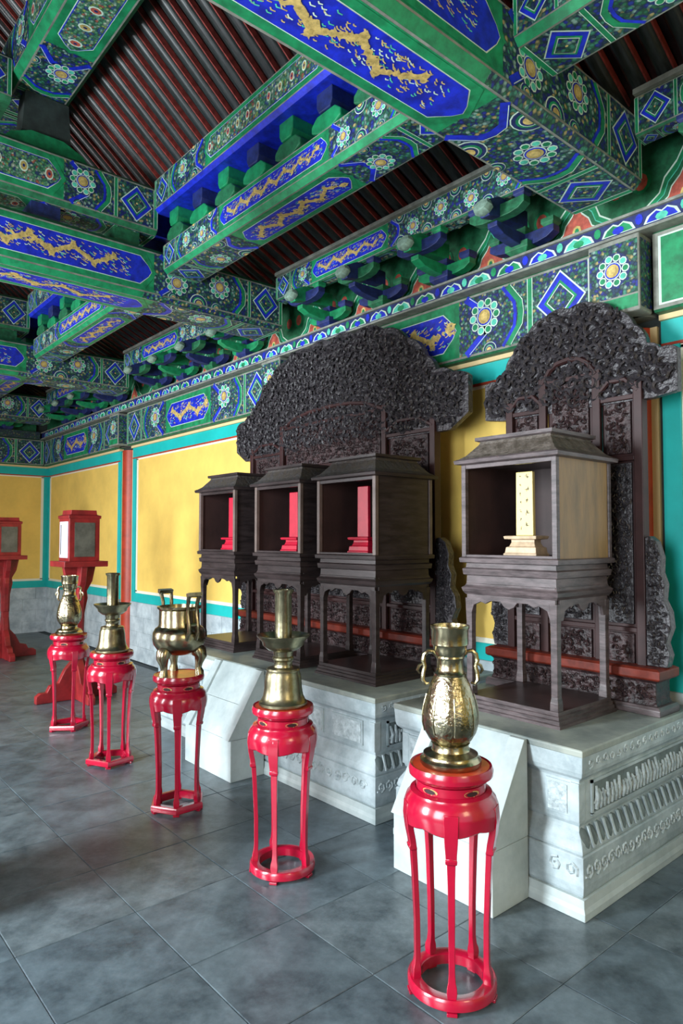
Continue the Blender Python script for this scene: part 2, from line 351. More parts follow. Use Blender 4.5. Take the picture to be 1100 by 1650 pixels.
def wall(name, O, U, N, L, bays, white=()):
    """a wall of framed panels: O floor-level origin, U along, N into the room; bays = [(u0,u1)]"""
    O, U, N = Vector(O), Vector(U), Vector(N); Zv = Vector((0, 0, 1))
    def slab(bm, u0, u1, z0, z1, t0, t1, m):
        bm.prism([(u0, z0), (u1, z0), (u1, z1), (u0, z1)], lambda u, z, t: O+U*u+Zv*z+N*t, t0, t1, m)
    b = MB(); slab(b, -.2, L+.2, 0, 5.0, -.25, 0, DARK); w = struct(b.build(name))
    for i, (u0, u1) in enumerate(bays):
        b = MB(); slab(b, u0, u1, .86, 2.68, 0, .012, WHITEP if i in white else YEL); b.build('wall_panel', w)
        b = MB()
        for a in ((u0, u1, 2.655, 2.69), (u0, u1, .88, .915), (u0, u0+.04, .9, 2.67), (u1-.04, u1, .9, 2.67)): slab(b, *a, .012, .020, WLINE)
        b.build('panel_border', w)
        b = MB()
        for a in ((u0-.1, u1+.1, 2.69, 2.82), (u0-.1, u1+.1, .765, .88), (u0-.1, u0, .88, 2.69), (u1, u1+.1, .88, 2.69)): slab(b, *a, .0, .035, TEAL)
        b.build('teal_border', w)
        b = MB(); slab(b, u0-.1, u1+.1, 2.82, 2.85, 0, .06, CREAM); slab(b, u0-.1, u1+.1, 2.676, 2.692, .02, .038, PRED); b.build('cream_edge', w)
        # wainscot blocks
        rows = 4; n = max(1, round((u1-u0+.2)/.42)); bw = (u1-u0+.2)/n; bh = .765/rows
        for r in range(rows):
            for k in range(n+(r % 2)):
                a0 = max(u0-.1, u0-.1+bw*(k-.5*(r % 2))); a1 = min(u1+.1, u0-.1+bw*(k+1-.5*(r % 2)))
                b = MB(); slab(b, a0+.0025, a1-.0025, r*bh+.002, (r+1)*bh-.002, 0, .05+random.uniform(0, .003), WAINS); b.build('wainscot_block', w)
        b = MB(); slab(b, u0-.1, u1+.1, 0, .765, 0, .045, MORTAR); b.build('mortar', w)
    return w
b = MB(); b.box(1.6, 1.8, 0, 1.75, WY, 5.2, YEL); b.box(1.6, -.2, 3.0, 1.75, 1.8, 5.2, YEL); b.box(1.6, -3.0, 0, 1.75, -.2, 5.2, YEL); struct(b.build('wall_right_added'))  # unseen wall added to darken and warm the sides facing right
b = MB()
for u0, u1 in ((-14, -8.4), (-6.4, -4.3), (-2.7, -1.6), (.3, 1.75)): b.box(u0, -1.85, 0, u1, -1.65, 5.6, PRED)
for u0, u1 in ((-8.4, -6.4), (-4.3, -2.7), (-1.6, .3)): b.box(u0, -1.85, 3.1, u1, -1.65, 5.6, PRED)
struct(b.build('wall_front_added'))  # unseen wall added to cut ambient light and sharpen the floor shadow
FRX = [-1.84, -5.09, -8.39, -11.4]      # frame (crossbeam) centre lines
UL = 1.6 - FX
# back wall runs from the far corner (u=0) to the right
bays = []
posts = [-8.885, -5.2, -1.84]
bays = [(FX+.10-FX, -9.23-FX), (-8.64-FX, -5.40-FX), (-5.0-FX, -2.06-FX), (-1.62-FX, 1.4-FX)]
bays[3] = (-1.575-FX, 1.4-FX)
wall_back = wall('wall_back', (FX, WY, 0), (1, 0, 0), (0, -1, 0), UL, bays, white=(3,))
wall_left = wall('wall_left', (FX, -1.5, 0), (0, 1, 0), (1, 0, 0), WY+1.5, [(.1, 2.2), (2.5, WY+1.5-.10)])
for n, (x, lab) in enumerate([(-8.885, 'slim red wall post with cream edge between the two far yellow panels'), (-5.2, 'red wall post hidden behind the tall central carved screen'), (-1.86, 'dark red wall post behind the right hand carved screen')]):
    e = empty('wall_post', (x, WY, 0), lab, 'post')
    b = MB(True); b.lathe([(.135, 0), (.135, 2.80)], PRED, (0, .03, 0), 28); b.build('shaft', e)
    bx('side_strip', e, CREAM, -.215, -.03, 0, -.12, 0, 2.80); bx('side_strip', e, TEAL, -.245, -.045, .765, -.215, 0, 2.80); bx('side_strip', e, CREAM, .12, -.03, 0, .16, 0, 2.80)

# ---------------------------------------------------------------- timber beams
def beam(name, x0, y0, z0, x1, y1, z1, label, faces, cat='beam', group=None, bev=.025, base=None):
    """axis-aligned timber with rounded arrises; faces = list of callables adding Decos"""
    c = ((x0+x1)/2, (y0+y1)/2, (z0+z1)/2); e = empty(name, c, label, cat, group)
    b = MB(True); dx, dy, dz = (x1-x0)/2, (y1-y0)/2, (z1-z0)/2; g = bev
    if dx > dy: # along x: profile in yz
        pf = [(-dy+g, -dz), (dy-g, -dz), (dy, -dz+g), (dy, dz-g), (dy-g, dz), (-dy+g, dz), (-dy, dz-g), (-dy, -dz+g)]
        b.prism(pf, lambda u, v, t: (t, u, v), -dx, dx, base or DGREEN)
    else:
        pf = [(-dx+g, -dz), (dx-g, -dz), (dx, -dz+g), (dx, dz-g), (dx-g, dz), (-dx+g, dz), (-dx, dz-g), (-dx, -dz+g)]
        b.prism(pf, lambda u, v, t: (u, t, v), -dy, dy, base or DGREEN)
    b.smooth = False; b.build('timber', e)
    for f in faces:
        d = f(dx, dy, dz, g); d.build(e)
    return e
def under_y(mid, **k):     # underside of a beam along Y, u measured from the wall end towards the hall front
    def f(dx, dy, dz, g):
        d = Deco((-dx+g, dy, -dz), (0, -1, 0), (1, 0, 0), (0, 0, -1)); d.scheme(2*dy, 2*dx-2*g, mid, starts=(True, False), **k); return d
    return f
def side_y(mid, **k):      # +X side of a beam along Y, u measured from the wall end
    def f(dx, dy, dz, g):
        d = Deco((dx, dy, -dz+g), (0, -1, 0), (0, 0, 1), (1, 0, 0)); d.scheme(2*dy, 2*dz-2*g, mid, starts=(True, False), **k); return d
    return f
def front_x(mid, **k):     # -Y side of a beam along X, u from the left (-X) end
    def f(dx, dy, dz, g):
        d = Deco((-dx, -dy, -dz+g), (1, 0, 0), (0, 0, 1), (0, -1, 0)); d.scheme(2*dx, 2*dz-2*g, mid, **k); return d
    return f
def under_x(mid, **k):
    def f(dx, dy, dz, g):
        d = Deco((-dx, -dy+g, -dz), (1, 0, 0), (0, 1, 0), (0, 0, -1)); d.scheme(2*dx, 2*dy-2*g, mid, **k); return d
    return f
def arris_y(mid0):         # rounded corner band, green past the middle panel
    def f(dx, dy, dz, g):
        r = 1/math.sqrt(2); d = Deco((dx-g, dy, -dz), (0, -1, 0), (r, 0, r), (r, 0, -r)); w = g*math.sqrt(2)
        d.rect(mid0, 0, 2*dy, w, GREEN, 1); d.rect(0, 0, mid0, w, MOS, 1); return d
    return f
blab = ['great painted crossbeam overhead nearest the camera with gold dragon on blue', 'painted crossbeam left of the central screen with gold dragon panel', 'far painted crossbeam at left with green bands and concentric flower', 'furthest painted crossbeam close to the left end wall']
BW = .43
for i, x in enumerate(FRX):
    beam('crossbeam', x-BW/2, -1.6, 3.46, x+BW/2, 3.5, 3.86, blab[i],
         [under_y((1.19, 5.1), seed=3+i), side_y((1.22, 5.1), seed=11+i), arris_y(1.3)], group='painted crossbeams', bev=.035)
slab = ['short upper crossbeam above the nearest great crossbeam', 'short flowered upper crossbeam stacked above the left dragon crossbeam', 'short upper crossbeam above the far crossbeam', 'short upper crossbeam above the furthest crossbeam']
for i, x in enumerate(FRX):
    beam('upper_crossbeam', x-.18, -1.0, 3.99, x+.18, 2.32, 4.37, slab[i],
         [under_y((.9, 3.3), kind='flower', field=GREEN, seed=5), side_y((.72, 3.3), kind='flower', field=BLUE, seed=6)], group='upper crossbeams', bev=.03)
    for yy, wl in ((2.1, 'nearest the wall'), (1.5, 'second from the wall'), (.8, 'third from the wall')):
        b = MB(); b.mould(x-.12, yy-.1, x+.12, yy+.1, [(3.86, -.02), (3.90, 0), (3.99, 0)], DGREEN if yy != 1.5 else NAVY)
        tag(b.build('packing_block'), 'packing block %s between the two stacked crossbeams of the %s frame' % (wl, ['nearest', 'second', 'far', 'furthest'][i]), 'block', 'packing blocks between stacked crossbeams')
    beam('top_crossbeam', x-.15, -1.0, 4.62, x+.15, 1.25, 4.95, ['topmost short crossbeam over the nearest frame', 'topmost dark crossbeam in the upper left corner', 'topmost crossbeam over the far frame', 'topmost crossbeam over the furthest frame'][i], [side_y((.5, 2.2), kind='flower', seed=8)], bev=.03)
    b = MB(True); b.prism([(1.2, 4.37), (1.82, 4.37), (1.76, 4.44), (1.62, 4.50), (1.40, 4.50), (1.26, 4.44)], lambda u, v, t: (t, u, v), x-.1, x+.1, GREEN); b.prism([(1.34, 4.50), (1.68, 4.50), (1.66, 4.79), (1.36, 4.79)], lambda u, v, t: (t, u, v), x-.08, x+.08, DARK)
    tag(b.build('ridge_prop'), ['green prop block on the nearest upper crossbeam', 'green rounded prop block at upper left under the purlin', 'green prop block over the far frame', 'green prop block over the furthest frame'][i], 'block')
# beams along X, one per bay
edges = [1.4] + [x for x in FRX]
nm = ['right hand bay', 'middle bay', 'left bay', 'far left bay']
for k in range(4):
    xr = edges[k] - (BW/2 if k else 0); xl = edges[k+1] + BW/2
    if k == 0: xr = 1.4
    L = xr-xl; near = (.30, .70)
    beam('lower_purlin', xl, 2.36, 3.68, xr, 2.69, 3.93, 'narrow painted tie beam with slim gold dragon panels in the ' + nm[k],
         [front_x((L*.30, L*.72), seed=21+k), under_x((L*.33, L*.72), seed=31+k)], bev=.028, base=GREEN, group='painted tie beams')
    beam('upper_purlin', edges[k+1]+.18, 2.30, 4.16, (1.4 if k == 0 else edges[k]-.18), 2.66, 4.44, 'upper purlin with flowered panel above a bright blue underside in the ' + nm[k],
         [front_x((L*.28, L*.75), kind='flower', seed=41+k), (lambda dx, dy, dz, g: (lambda d: (d.rect(0, 0, 2*dx, 2*dy-2*g, BLUE, 1), d)[1])(Deco((-dx, -dy+g, -dz), (1, 0, 0), (0, 1, 0), (0, 0, -1))))], bev=.025, base=BLUE, group='upper purlins')
    # small brackets between the two purlins
    n = 8
    for q in range(n):
        x = xl+.12+(L-.24)*(q+.0)/(n-1)
        e = empty('cushion_bracket', (x, 2.5, 3.93), 'cushion bracket %s from the left between the purlins of the %s' % (['first', 'second', 'third', 'fourth', 'fifth', 'sixth', 'seventh', 'eighth'][q], nm[k]), 'bracket', 'cushion brackets between the purlins of the ' + nm[k])
        b = MB(); b.prism([(-.13, .03), (-.13, .07), (-.08, .11), (.08, .11), (.13, .07), (.13, .03), (.06, 0), (-.06, 0)], lambda u, v, t: (u, t, v), -.11, .11, GREEN if q % 2 else DGREEN); b.build('cloud_arm', e, .008)
        b = MB(); b.prism([(-.05, .11), (-.07, .15), (-.07, .23), (.07, .23), (.07, .15), (.05, .11)], lambda u, v, t: (u, t, v), -.12, .12, NAVY if q % 2 else GREEN); b.build('block', e, .006)
    # high purlin
    beam('ridge_purlin', (edges[k+1]-.30 if k == 1 else edges[k+1]+.15), 1.26, 4.80, (1.4 if k == 0 else edges[k]-.15 if k != 2 else edges[k]-.32), 1.68, 5.2, 'large high purlin with pale flowered panel in the ' + nm[k],
         [under_x((.95, L-.6), kind='flower', seed=51+k), front_x((.8, L-.6), kind='flower', seed=55+k)], bev=.04, base=GREEN, group='ridge purlins')

# ---------------------------------------------------------------- roof boards and rafters
e0, e1 = (3.56, 3.955), (2.45, 4.49); h0, h1 = (2.42, 4.42), (1.15, 5.47)
b = MB()
def roof(bm, a, c, t, m):
    bm.prism([(a[0], a[1]+t), (a[0], a[1]+t+.03), (c[0], c[1]+t+.03), (c[0], c[1]+t)], lambda u, v, w: (w, u, v), FX, 1.6, m)
roof(b, (3.9, 3.80), e1, .095, RBOARD); roof(b, h0, (.4, 6.12), .095, RBOARD); roof(b, (.4, 6.12), (-4, 6.12), .095, RBOARD)
ceiling = struct(b.build('ceiling'))
def rafter_mesh(a, c, sec):
    bm = MB(True); P0, P1 = Vector((0, *a)), Vector((0, *c)); d = (P1-P0).normalized(); up = Vector((1, 0, 0)).cross(d); up = up if up.z > 0 else -up
    n = 12; vs = []
    for p in (P0, P1):
        for k in range(n): t = 2*PI*k/n; vs.append(p+up*(.045+.045*math.sin(t))+Vector((1, 0, 0))*.046*math.cos(t))
    bm.add(vs, [(k, (k+1) % n, n+(k+1) % n, n+k) for k in range(n)], RAFT); bm.add(vs, [tuple(range(n)), tuple(range(n, 2*n))[::-1]], REND)
    # red-painted fillet strips that edge the rafter
    for sx in (1,):
        bm.add([P0+up*.022+Vector((sx*.040, 0, 0)), P0+up*.022+Vector((sx*.049, 0, 0)), P1+up*.022+Vector((sx*.049, 0, 0)), P1+up*.022+Vector((sx*.040, 0, 0)), P0+up*.062+Vector((sx*.040, 0, 0)), P0+up*.062+Vector((sx*.049, 0, 0)), P1+up*.062+Vector((sx*.049, 0, 0)), P1+up*.062+Vector((sx*.040, 0, 0))],
               [(0,1,2,3),(4,7,6,5),(0,4,5,1),(1,5,6,2),(2,6,7,3),(3,7,4,0)], REND)
    o = bm.build('rafter'); me = o.data; bpy.data.objects.remove(o); return me
me1 = rafter_mesh(e0, e1, 0); me2 = rafter_mesh(h0, h1, 0)
x = -11.9
while x < .9:
    for me in (me1, me2):
        o = bpy.data.objects.new('rafter', me); o.location = (x, 0, 0); o.parent = ceiling; COL.objects.link(o)
    x += .137

# ---------------------------------------------------------------- back wall frieze: architrave, cloud band, flame boards, bracket sets, dragon fascia
A0, A1 = 2.85, 3.30
cols = [1.4] + [-1.84, -5.2, -8.885, FX+.02]
anm = ['at right behind the right hand screen top', 'behind the central screen top', 'above the long yellow panel at left', 'at the far left corner']
for k in range(4):
    xr = cols[k]-(.17 if k else 0); xl = cols[k+1]+(.17 if k < 3 else 0); L = xr-xl
    fc = [front_x((L*.34, L*.66), seed=61+k)] if k else [(lambda dx, dy, dz, g: (lambda d: (d.rect(0, 0, 2*dx, 2*dz-2*g, SILL, 0), d.rect(.03, .02, 2*dx, 2*dz-2*g-.02, PALE, 1), d.rect(.045, .03, 2*dx, 2*dz-2*g-.03, GREEN, 2), d)[3])(Deco((-dx, -dy, -dz+g), (1, 0, 0), (0, 0, 1), (0, -1, 0))))]
    beam('architrave', xl, 3.72, A0, xr, 3.86, A1, 'painted architrave ' + anm[k], fc, bev=.012, group='architraves over the back wall')
for k, x in enumerate(cols[1:4]):     # column heads
    e = empty('column_head', (x, 3.75, 2.85), ['flower painted column head above the right hand screen', 'painted column head behind the top of the central screen', 'painted column head above the slim red post at left'][k], 'column')
    b = MB(True); b.lathe([(.135, 0), (.135, .44)], SILL, (0, .08, 0), 28); b.build('shaft', e)
    bx('flower_box', e, SILL, -.15, -.15, .0, .15, 0, .43, .01)
    d = Deco((-.14, -.15, .1), (1, 0, 0), (0, 0, 1), (0, -1, 0)); d.rect(0, -.08, .28, -.01, GREEN, 1); d.rect(0, 0, .28, .3, MOS, 1); d.roundel(.14, .15, .09); d.build(e)
    d = Deco((.15, -.14, .1), (0, 1, 0), (0, 0, 1), (1, 0, 0)); d.rect(0, -.08, .13, .3, MOS, 1); d.build(e)
b = MB(); b.box(FX, 3.64, 3.30, 1.4, 3.848, 3.315, SILL); b.box(FX, 3.66, 3.315, 1.4, 3.848, 3.405, NAVY); b.box(FX, 3.64, 3.405, 1.4, 3.848, 3.42, SILL)
cb = tag(b.build('cloud_board'), 'long board of blue and aqua cloud motifs above the architraves', 'board')
x = -12.0; i = 0
while x < .8:
    d = Deco((x, 3.66, 3.32), (1, 0, 0), (0, 0, 1), (0, -1, 0))
    c = [(BLUE, AQUA), (AQUA, GREEN), (GREEN, BLUE)][i % 3]
    d.poly([(.02, .01), (.22, .01), (.20, .05), (.15, .075), (.12, .06), (.09, .075), (.04, .05)], PALE, 1); d.poly([(.035, .014), (.205, .014), (.185, .045), (.15, .066), (.12, .05), (.09, .066), (.055, .045)], c[0], 2)
    d.disc(.12, .03, .035, .022, c[1], 3, 8); d.disc(.24, .05, .022, .03, c[1], 2, 8); d.build(cb, 'painted_cloud'); x += .245; i += 1
# backing and flame boards
b = MB(); b.box(FX, 3.80, 3.42, 1.4, 3.848, 3.90, DGREEN)
fb = tag(b.build('frieze_board'), 'long dark green frieze board behind the bracket sets', 'board')
SP = .65; n0 = -1.84+.65*4
xs = [n0-SP*i for i in range(22) if n0-SP*i > FX+.15]
for i, x in enumerate(xs[:-1]):
    c = x-SP/2; d = Deco((c, 3.80, 3.43), (1, 0, 0), (0, 0, 1), (0, -1, 0))
    def fl(k): return [(-.27*k, 0), (-.22*k, .07*k), (-.15*k, .12*k), (-.12*k, .2*k), (-.05*k, .27*k), (0, .36*k), (.05*k, .27*k), (.12*k, .2*k), (.15*k, .12*k), (.22*k, .07*k), (.27*k, 0)]
    for q, (k, m) in enumerate(((1, PALE), (.95, GREEN), (.82, AQUA), (.79, DGREEN), (.66, PALE), (.62, FRED))): d.poly(fl(k), m, 1+q)
    d.disc(0, .07, .03, .035, GOLD, 8, 8); d.disc(0, .07, .015, .02, GREEN, 9, 6); d.disc(-.035, .045, .016, .016, PALE, 8, 6); d.disc(.035, .045, .016, .016, PALE, 8, 6)
    for sx in (-1, 1): d.disc(sx*.25, .22, .06, .07, GREEN, 2, 10); d.disc(sx*.25, .22, .04, .05, FRED, 3, 10)
    d.build(fb, 'flame_panel')
def dou(bm, x, y, z, w, h, m, m2):       # bearing block with tapered foot
    bm.mould(x-w/2, y-w/2, x+w/2, y+w/2, [(z, -w*.16), (z+h*.4, 0), (z+h, 0)], m)
def bracket(x, y, z, rz, lab, grp, flip, proto=[None, None]):
    k = int(flip)
    if proto[k] is None:
        A, B = (GREEN, NAVY) if flip else (NAVY, DGREEN)
        e = empty('bracket_set', (0, 0, 0), lab, 'bracket')
        b = MB(); dou(b, 0, 0, 0, .17, .085, B, PALE); b.build('base_block', e, .004)
        arm = [(-.24, .11), (-.24, .16), (.24, .16), (.24, .11), (.19, .075), (.12, .06), (-.12, .06), (-.19, .075)]
        b = MB(); b.prism(arm, lambda u, v, t: (u, t, v), -.035, .035, A); b.build('cross_arm', e, .004)
        b = MB(); b.prism([(-.33, .12), (-.33, .16), (.05, .16), (.05, .06), (-.14, .06), (-.26, .08)], lambda u, v, t: (t, u, v), -.036, .036, A); b.build('long_arm', e, .004)
        for xx in (-.2, 0, .2): b = MB(); dou(b, xx, 0, .16, .09, .06, B, PALE); b.build('bearing_block', e, .003)
        b = MB(); b.prism([(u*.85, v+.16) for u, v in arm], lambda u, v, t: (u, t-.26, v-.02), -.035, .035, B); b.build('cross_arm', e, .004)
        for xx in (-.17, .17): b = MB(); dou(b, xx, -.26, .30, .08, .05, A, PALE); b.build('bearing_block', e, .003)
        b = MB(); b.prism([(-.40, .17), (-.43, .22), (-.40, .30), (-.30, .36), (.0, .36), (0, .22), (-.3, .2)], lambda u, v, t: (t, u, v), -.034, .034, A); b.build('upper_arm', e, .004)
        b = MB(True); b.lathe([(.02, -.035), (.055, -.03), (.066, 0), (.055, .03), (.02, .035)], mat('grey_green_boss', (.20, .30, .24), .5, var=.3, vscale=30), (0, 0, 0), 8)
        o = b.build('nose_boss', e); o.location = (0, -.42, .235); o.rotation_euler = (1.25, 0, 0)
        proto[k] = e
        e.scale = (1, 1, .79); r = e
    else: r = copy_tree(proto[k])
    r.location = (x, y, z); r.rotation_euler = (0, 0, rz); r['label'] = lab; r['category'] = 'bracket'; r['group'] = grp
    return r
def bay_of(x): return ['above the right hand screen', 'above the central screen', 'above the long yellow wall panel', 'near the far left corner'][sum(x < c for c in (-1.84+.01, -5.2, -8.885))]
cnt = {}
ordn = ['first', 'second', 'third', 'fourth', 'fifth', 'sixth', 'seventh', 'eighth', 'ninth']
for i, x in enumerate(xs):
    if min(abs(x-f) for f in FRX) < .2: continue
    w = bay_of(x); cnt[w] = cnt.get(w, -1)+1
    bracket(x, 3.70, 3.42, 0, '%s painted timber bracket set from the right %s' % (ordn[cnt[w]], w), 'bracket sets along the back wall frieze', i % 2 == 0)
# dragon fascia and eave plate
for k in range(4):
    xr = edges[k]-(BW/2 if k else 0); xl = edges[k+1]+BW/2; L = xr-xl
    beam('eave_fascia', xl, 3.44, 3.71, xr, 3.56, 3.93, 'slim eave beam with small gold dragons and grey top edge in the ' + nm[k], [front_x((L*.18, L*.50), seed=71+k), under_x((L*.2, L*.5), kind='flower', seed=2)], bev=.01, group='eave fascia beams')
    bx('eave_plate', None, SILL, xl, 3.42, 3.93, xr, 3.60, 3.958); tag(bpy.context.scene.objects[-1] if False else COL.objects[-1], 'weathered grey plate carrying the rafter feet in the ' + nm[k], 'board')
# left wall frieze
beam('end_architrave', FX, -1.4, A0, FX+.14, 3.70, A1, 'painted architrave above the left end wall', [side_y((1.9, 3.9), seed=81)], bev=.012)
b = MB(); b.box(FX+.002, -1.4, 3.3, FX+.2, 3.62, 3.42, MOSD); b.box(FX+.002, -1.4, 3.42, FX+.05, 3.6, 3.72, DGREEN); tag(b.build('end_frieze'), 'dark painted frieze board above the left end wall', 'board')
for i in range(5): bracket(FX+.16, 3.1-.65*i, 3.42, PI/2, '%s bracket set from the corner above the left end wall' % ordn[i], 'bracket sets above the left end wall', i % 2 == 0)
beam('end_fascia', FX+.29, -1.4, 3.71, FX+.41, 3.40, 3.93, 'slim painted eave beam above the left end wall', [side_y((1, 3), kind='flower', seed=83)], bev=.01)

# ---------------------------------------------------------------- marble plinths with sloping ramps
def plinth(name, x0, x1, y0, y1, label, group, H=.705):
    e = empty(name, ((x0+x1)/2, (y0+y1)/2, 0), label, 'plinth', group); cx, cy = e.location.x, e.location.y
    a, c, f, g = x0-cx, x1-cx, y0-cy, y1-cy
    def M(n, prof, m, cap=None, bev=.003): b = MB(); b.mould(a, f, c, g, prof, m, cap); return b.build(n, e, bev)
    M('foot_course', [(0, .004), (.03, .004), (.05, -.002), (.085, -.004)], MARBP)
    M('lower_course', [(.085, -.018), (.10, -.010), (.135, -.006), (.255, -.008), (.262, -.02)], MARB)
    M('lotus_course', [(.262, -.012), (.275, -.012), (.30, -.018), (.345, -.045), (.365, -.05)], MARB)
    M('waist', [(.365, -.045), (.38, -.040), (.555, -.040), (.57, -.034)], MARB)
    M('upper_course', [(.57, -.028), (.585, -.012), (.605, -.006), (H-.03, -.002)], MARB)
    M('top_slab', [(H-.03, 0), (H-.005, .0), (H, -.005)], MTOP)
    # corner posts of the waist and relief panels
    for sx, sy in ((c, f), (a, f)):
        s_ = 1 if sx == c else -1
        b = MB(); b.box(sx-s_*.036-.045 if s_ > 0 else sx+.036-.0, sy+.030, .385, sx-s_*.036+.0 if s_ > 0 else sx+.036+.045, sy+.08, .55, MARB); 
        b.build('waist_corner', e, .003)
    L = g-f
    # carved relief on the +X side
    b = MB(); R = random.Random(5)
    def curl(bm, O, U, V, N, r, m, turns=1.3, th=.006):
        P = []
        for k in range(9):
            t = k/8; an = t*turns*2*PI+O[3]; q = r*(1-.75*t); P.append(Vector(O[:3])+U*(q*math.cos(an))+V*(q*math.sin(an))+N*(th*.3))
        bm.tube(P, th, m, 4)
    X, Y, Zv = Vector((1, 0, 0)), Vector((0, 1, 0)), Vector((0, 0, 1))
    y = f+.05
    while y < g-.05:
        bb = MB(True); curl(bb, (c-.007, y, .195, R.uniform(0, 6)), Y, Zv, X, .034, MARBC); bb.build('carved_scroll', e)
        bb = MB(True); curl(bb, (c-.004, y+.02, .64, R.uniform(0, 6)), Y, Zv, X, .022, MARBC, th=.004); bb.build('carved_scroll', e); y += .062
    x = a+.08
    while x < c-.04:
        if not any(abs((x+cx)-q) < .36 for q in (-4.19, -2.084)): bb = MB(True); curl(bb, (x, f+.007, .195, R.uniform(0, 6)), X, Zv, -Y, .034, MARBC); bb.build('carved_scroll', e)
        x += .075
    # waist side panel with upright relief figures
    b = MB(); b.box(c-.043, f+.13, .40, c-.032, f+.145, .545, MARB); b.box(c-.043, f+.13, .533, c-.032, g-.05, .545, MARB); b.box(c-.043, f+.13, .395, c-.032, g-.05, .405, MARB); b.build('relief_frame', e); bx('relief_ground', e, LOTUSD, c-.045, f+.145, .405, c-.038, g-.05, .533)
    y = f+.165
    while y < g-.06:
        b = MB(True); h = R.uniform(.07, .11); b.tube([(c-.034, y, .415), (c-.030, y+R.uniform(-.008, .008), .415+h*.5), (c-.036, y+R.uniform(-.01, .01), .415+h)], [.010, .012, .006], MARBC, 5); b.tube([(c-.035, y-.012, .44), (c-.031, y+.012, .48)], .006, MARBC, 4); b.build('relief_figure', e); y += .034
    # front waist panel
    for fx0, fx1 in ((c-.20, c-.08), (a+.08, a+.20)) if (c-a) < 1.5 else ((c-.42, c-.14), (c-.80, c-.50), (a+.5, a+.8), (a+.14, a+.42)):
        b = MB(); b.box(fx0, f+.032, .40, fx1, f+.045, .545, MARB); b.box(fx0+.012, f+.028, .412, fx1-.012, f+.04, .533, MARBC); b.build('relief_panel', e, .002)
    # lotus petals: side, coloured dark as shaded recesses
    y = f+.035
    while y < g-.04:
        b = MB(True); n = 7; vs = []; cyy = y+.028
        for k in range(n):
            t = k/(n-1)
            for q in range(5):
                s_ = (q-2)/2; wdt = .026*math.sqrt(max(0, 1-(2*t-1)**4))+.002
                vs.append((c-.012-.036*(t)+.010*(1-s_*s_)*math.sin(PI*t), cyy+s_*wdt, .28+.078*t))
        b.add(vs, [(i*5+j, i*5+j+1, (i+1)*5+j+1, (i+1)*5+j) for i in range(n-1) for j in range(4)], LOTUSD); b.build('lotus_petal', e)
        b2 = MB(); b2.prism([(-.040, .362), (-.010, .278), (-.002, .278), (-.030, .362)], lambda u, v, t: (c+u, t, v), cyy+.025, cyy+.039, MARB); b2.build('petal_rib', e, .002); y += .064
    return e
G1 = 'marble plinths'
plinth('marble_plinth', -5.60, -2.787, 2.652, 3.80, 'long carved marble plinth under the three dark shrines and central screen', G1, .70)
plinth('marble_plinth', -2.64, -1.523, 2.652, 3.80, 'short carved marble plinth at right under the shrine with the pale gold tablet', G1)
def ramp(x0, x1, label):
    y0, y1, zf, zt = 2.385, 2.648, .27, .70; e = empty('stone_ramp', ((x0+x1)/2, y1, 0), label, 'ramp', 'sloping stone ramps'); w = (x1-x0)/2; d = y0-y1
    bx('lower_block', e, MARBP, -w, d, 0, w, 0, zf-.001, .003)
    # slope slab and two raised edge strips
    def wedge(u0, u1, off, name, z0, z1):
        ya = d+(0-d)*(z0-zf)/(zt-zf); yb = d+(0-d)*(z1-zf)/(zt-zf)
        b = MB(); b.prism([(ya-off, z0), (0, z0), (0, z1), (yb-off, z1)] if z1 < zt-.001 else [(ya-off, z0), (0, z0), (0, z1)], lambda u, v, t: (t, u, v), u0, u1, MARBP); b.build(name, e, .002)
    wedge(-w+.085, w-.085, 0, 'slope_slab', zf+.001, .47); wedge(-w+.085, w-.085, 0, 'slope_slab', .472, zt-.004)
    wedge(w-.083, w, .02, 'edge_strip', zf+.001, zt-.002); wedge(-w, -w+.083, .02, 'edge_strip', zf+.001, zt-.002)
ramp(-4.50, -3.878, 'sloping marble ramp before the long plinth, behind the red stand with the censer')
ramp(-2.377, -1.791, 'sloping marble ramp before the short plinth, behind the nearest red stand')

# ---------------------------------------------------------------- carved screens
def arc(x0, z0, x1, z1, n=5, s=1, bulge=.25):
    P = []; dx, dz = x1-x0, z1-z0; L = math.hypot(dx, dz)
    for k in range(1, n+1): t = k/n; h = s*bulge*L*math.sin(PI*t); P.append((x0+dx*t-dz/L*h, z0+dz*t+dx/L*h))
    return P
def lobes(pts):     # cloud-lobed edge through the given points
    out = [pts[0]]
    for a, c in zip(pts, pts[1:]): out += arc(*a, *c, 5, 1, .13)
    return out
def carve(poly, O, m, r0, sp, seed, holes=()):
    """joined cloud-scroll relief filling an outline on the -Y face"""
    R = random.Random(seed); b = MB(True); xs_ = [p[0] for p in poly]; zs = [p[1] for p in poly]; z = min(zs)+sp*.5; row = 0
    while z < max(zs):
        x = min(xs_)+sp*(.5 if row % 2 else .9)
        while x < max(xs_):
            px, pz = x+R.uniform(-.3, .3)*sp, z+R.uniform(-.3, .3)*sp
            if inpoly(px, pz, poly) and all(inpoly(px+dx, pz+dz, poly) for dx, dz in ((r0, 0), (-r0, 0), (0, r0), (0, -r0))):
                an = R.uniform(0, 6.28); q = r0*R.uniform(.7, 1.25); tr = R.choice((-1, 1))*R.uniform(.8, 1.4); P = []
                for k in range(8):
                    t = k/7; P.append((px+q*(1-.7*t)*math.cos(an+tr*5*t), O-R.uniform(.002, .006)-r0*.5*math.sin(PI*t), pz+q*(1-.7*t)*math.sin(an+tr*5*t)))
                b.tube(P, [q*.10+q*.16*math.sin(PI*min(1, .2+k/8)) for k in range(8)], m, 4)
            x += sp
        z += sp*.86; row += 1
    return b
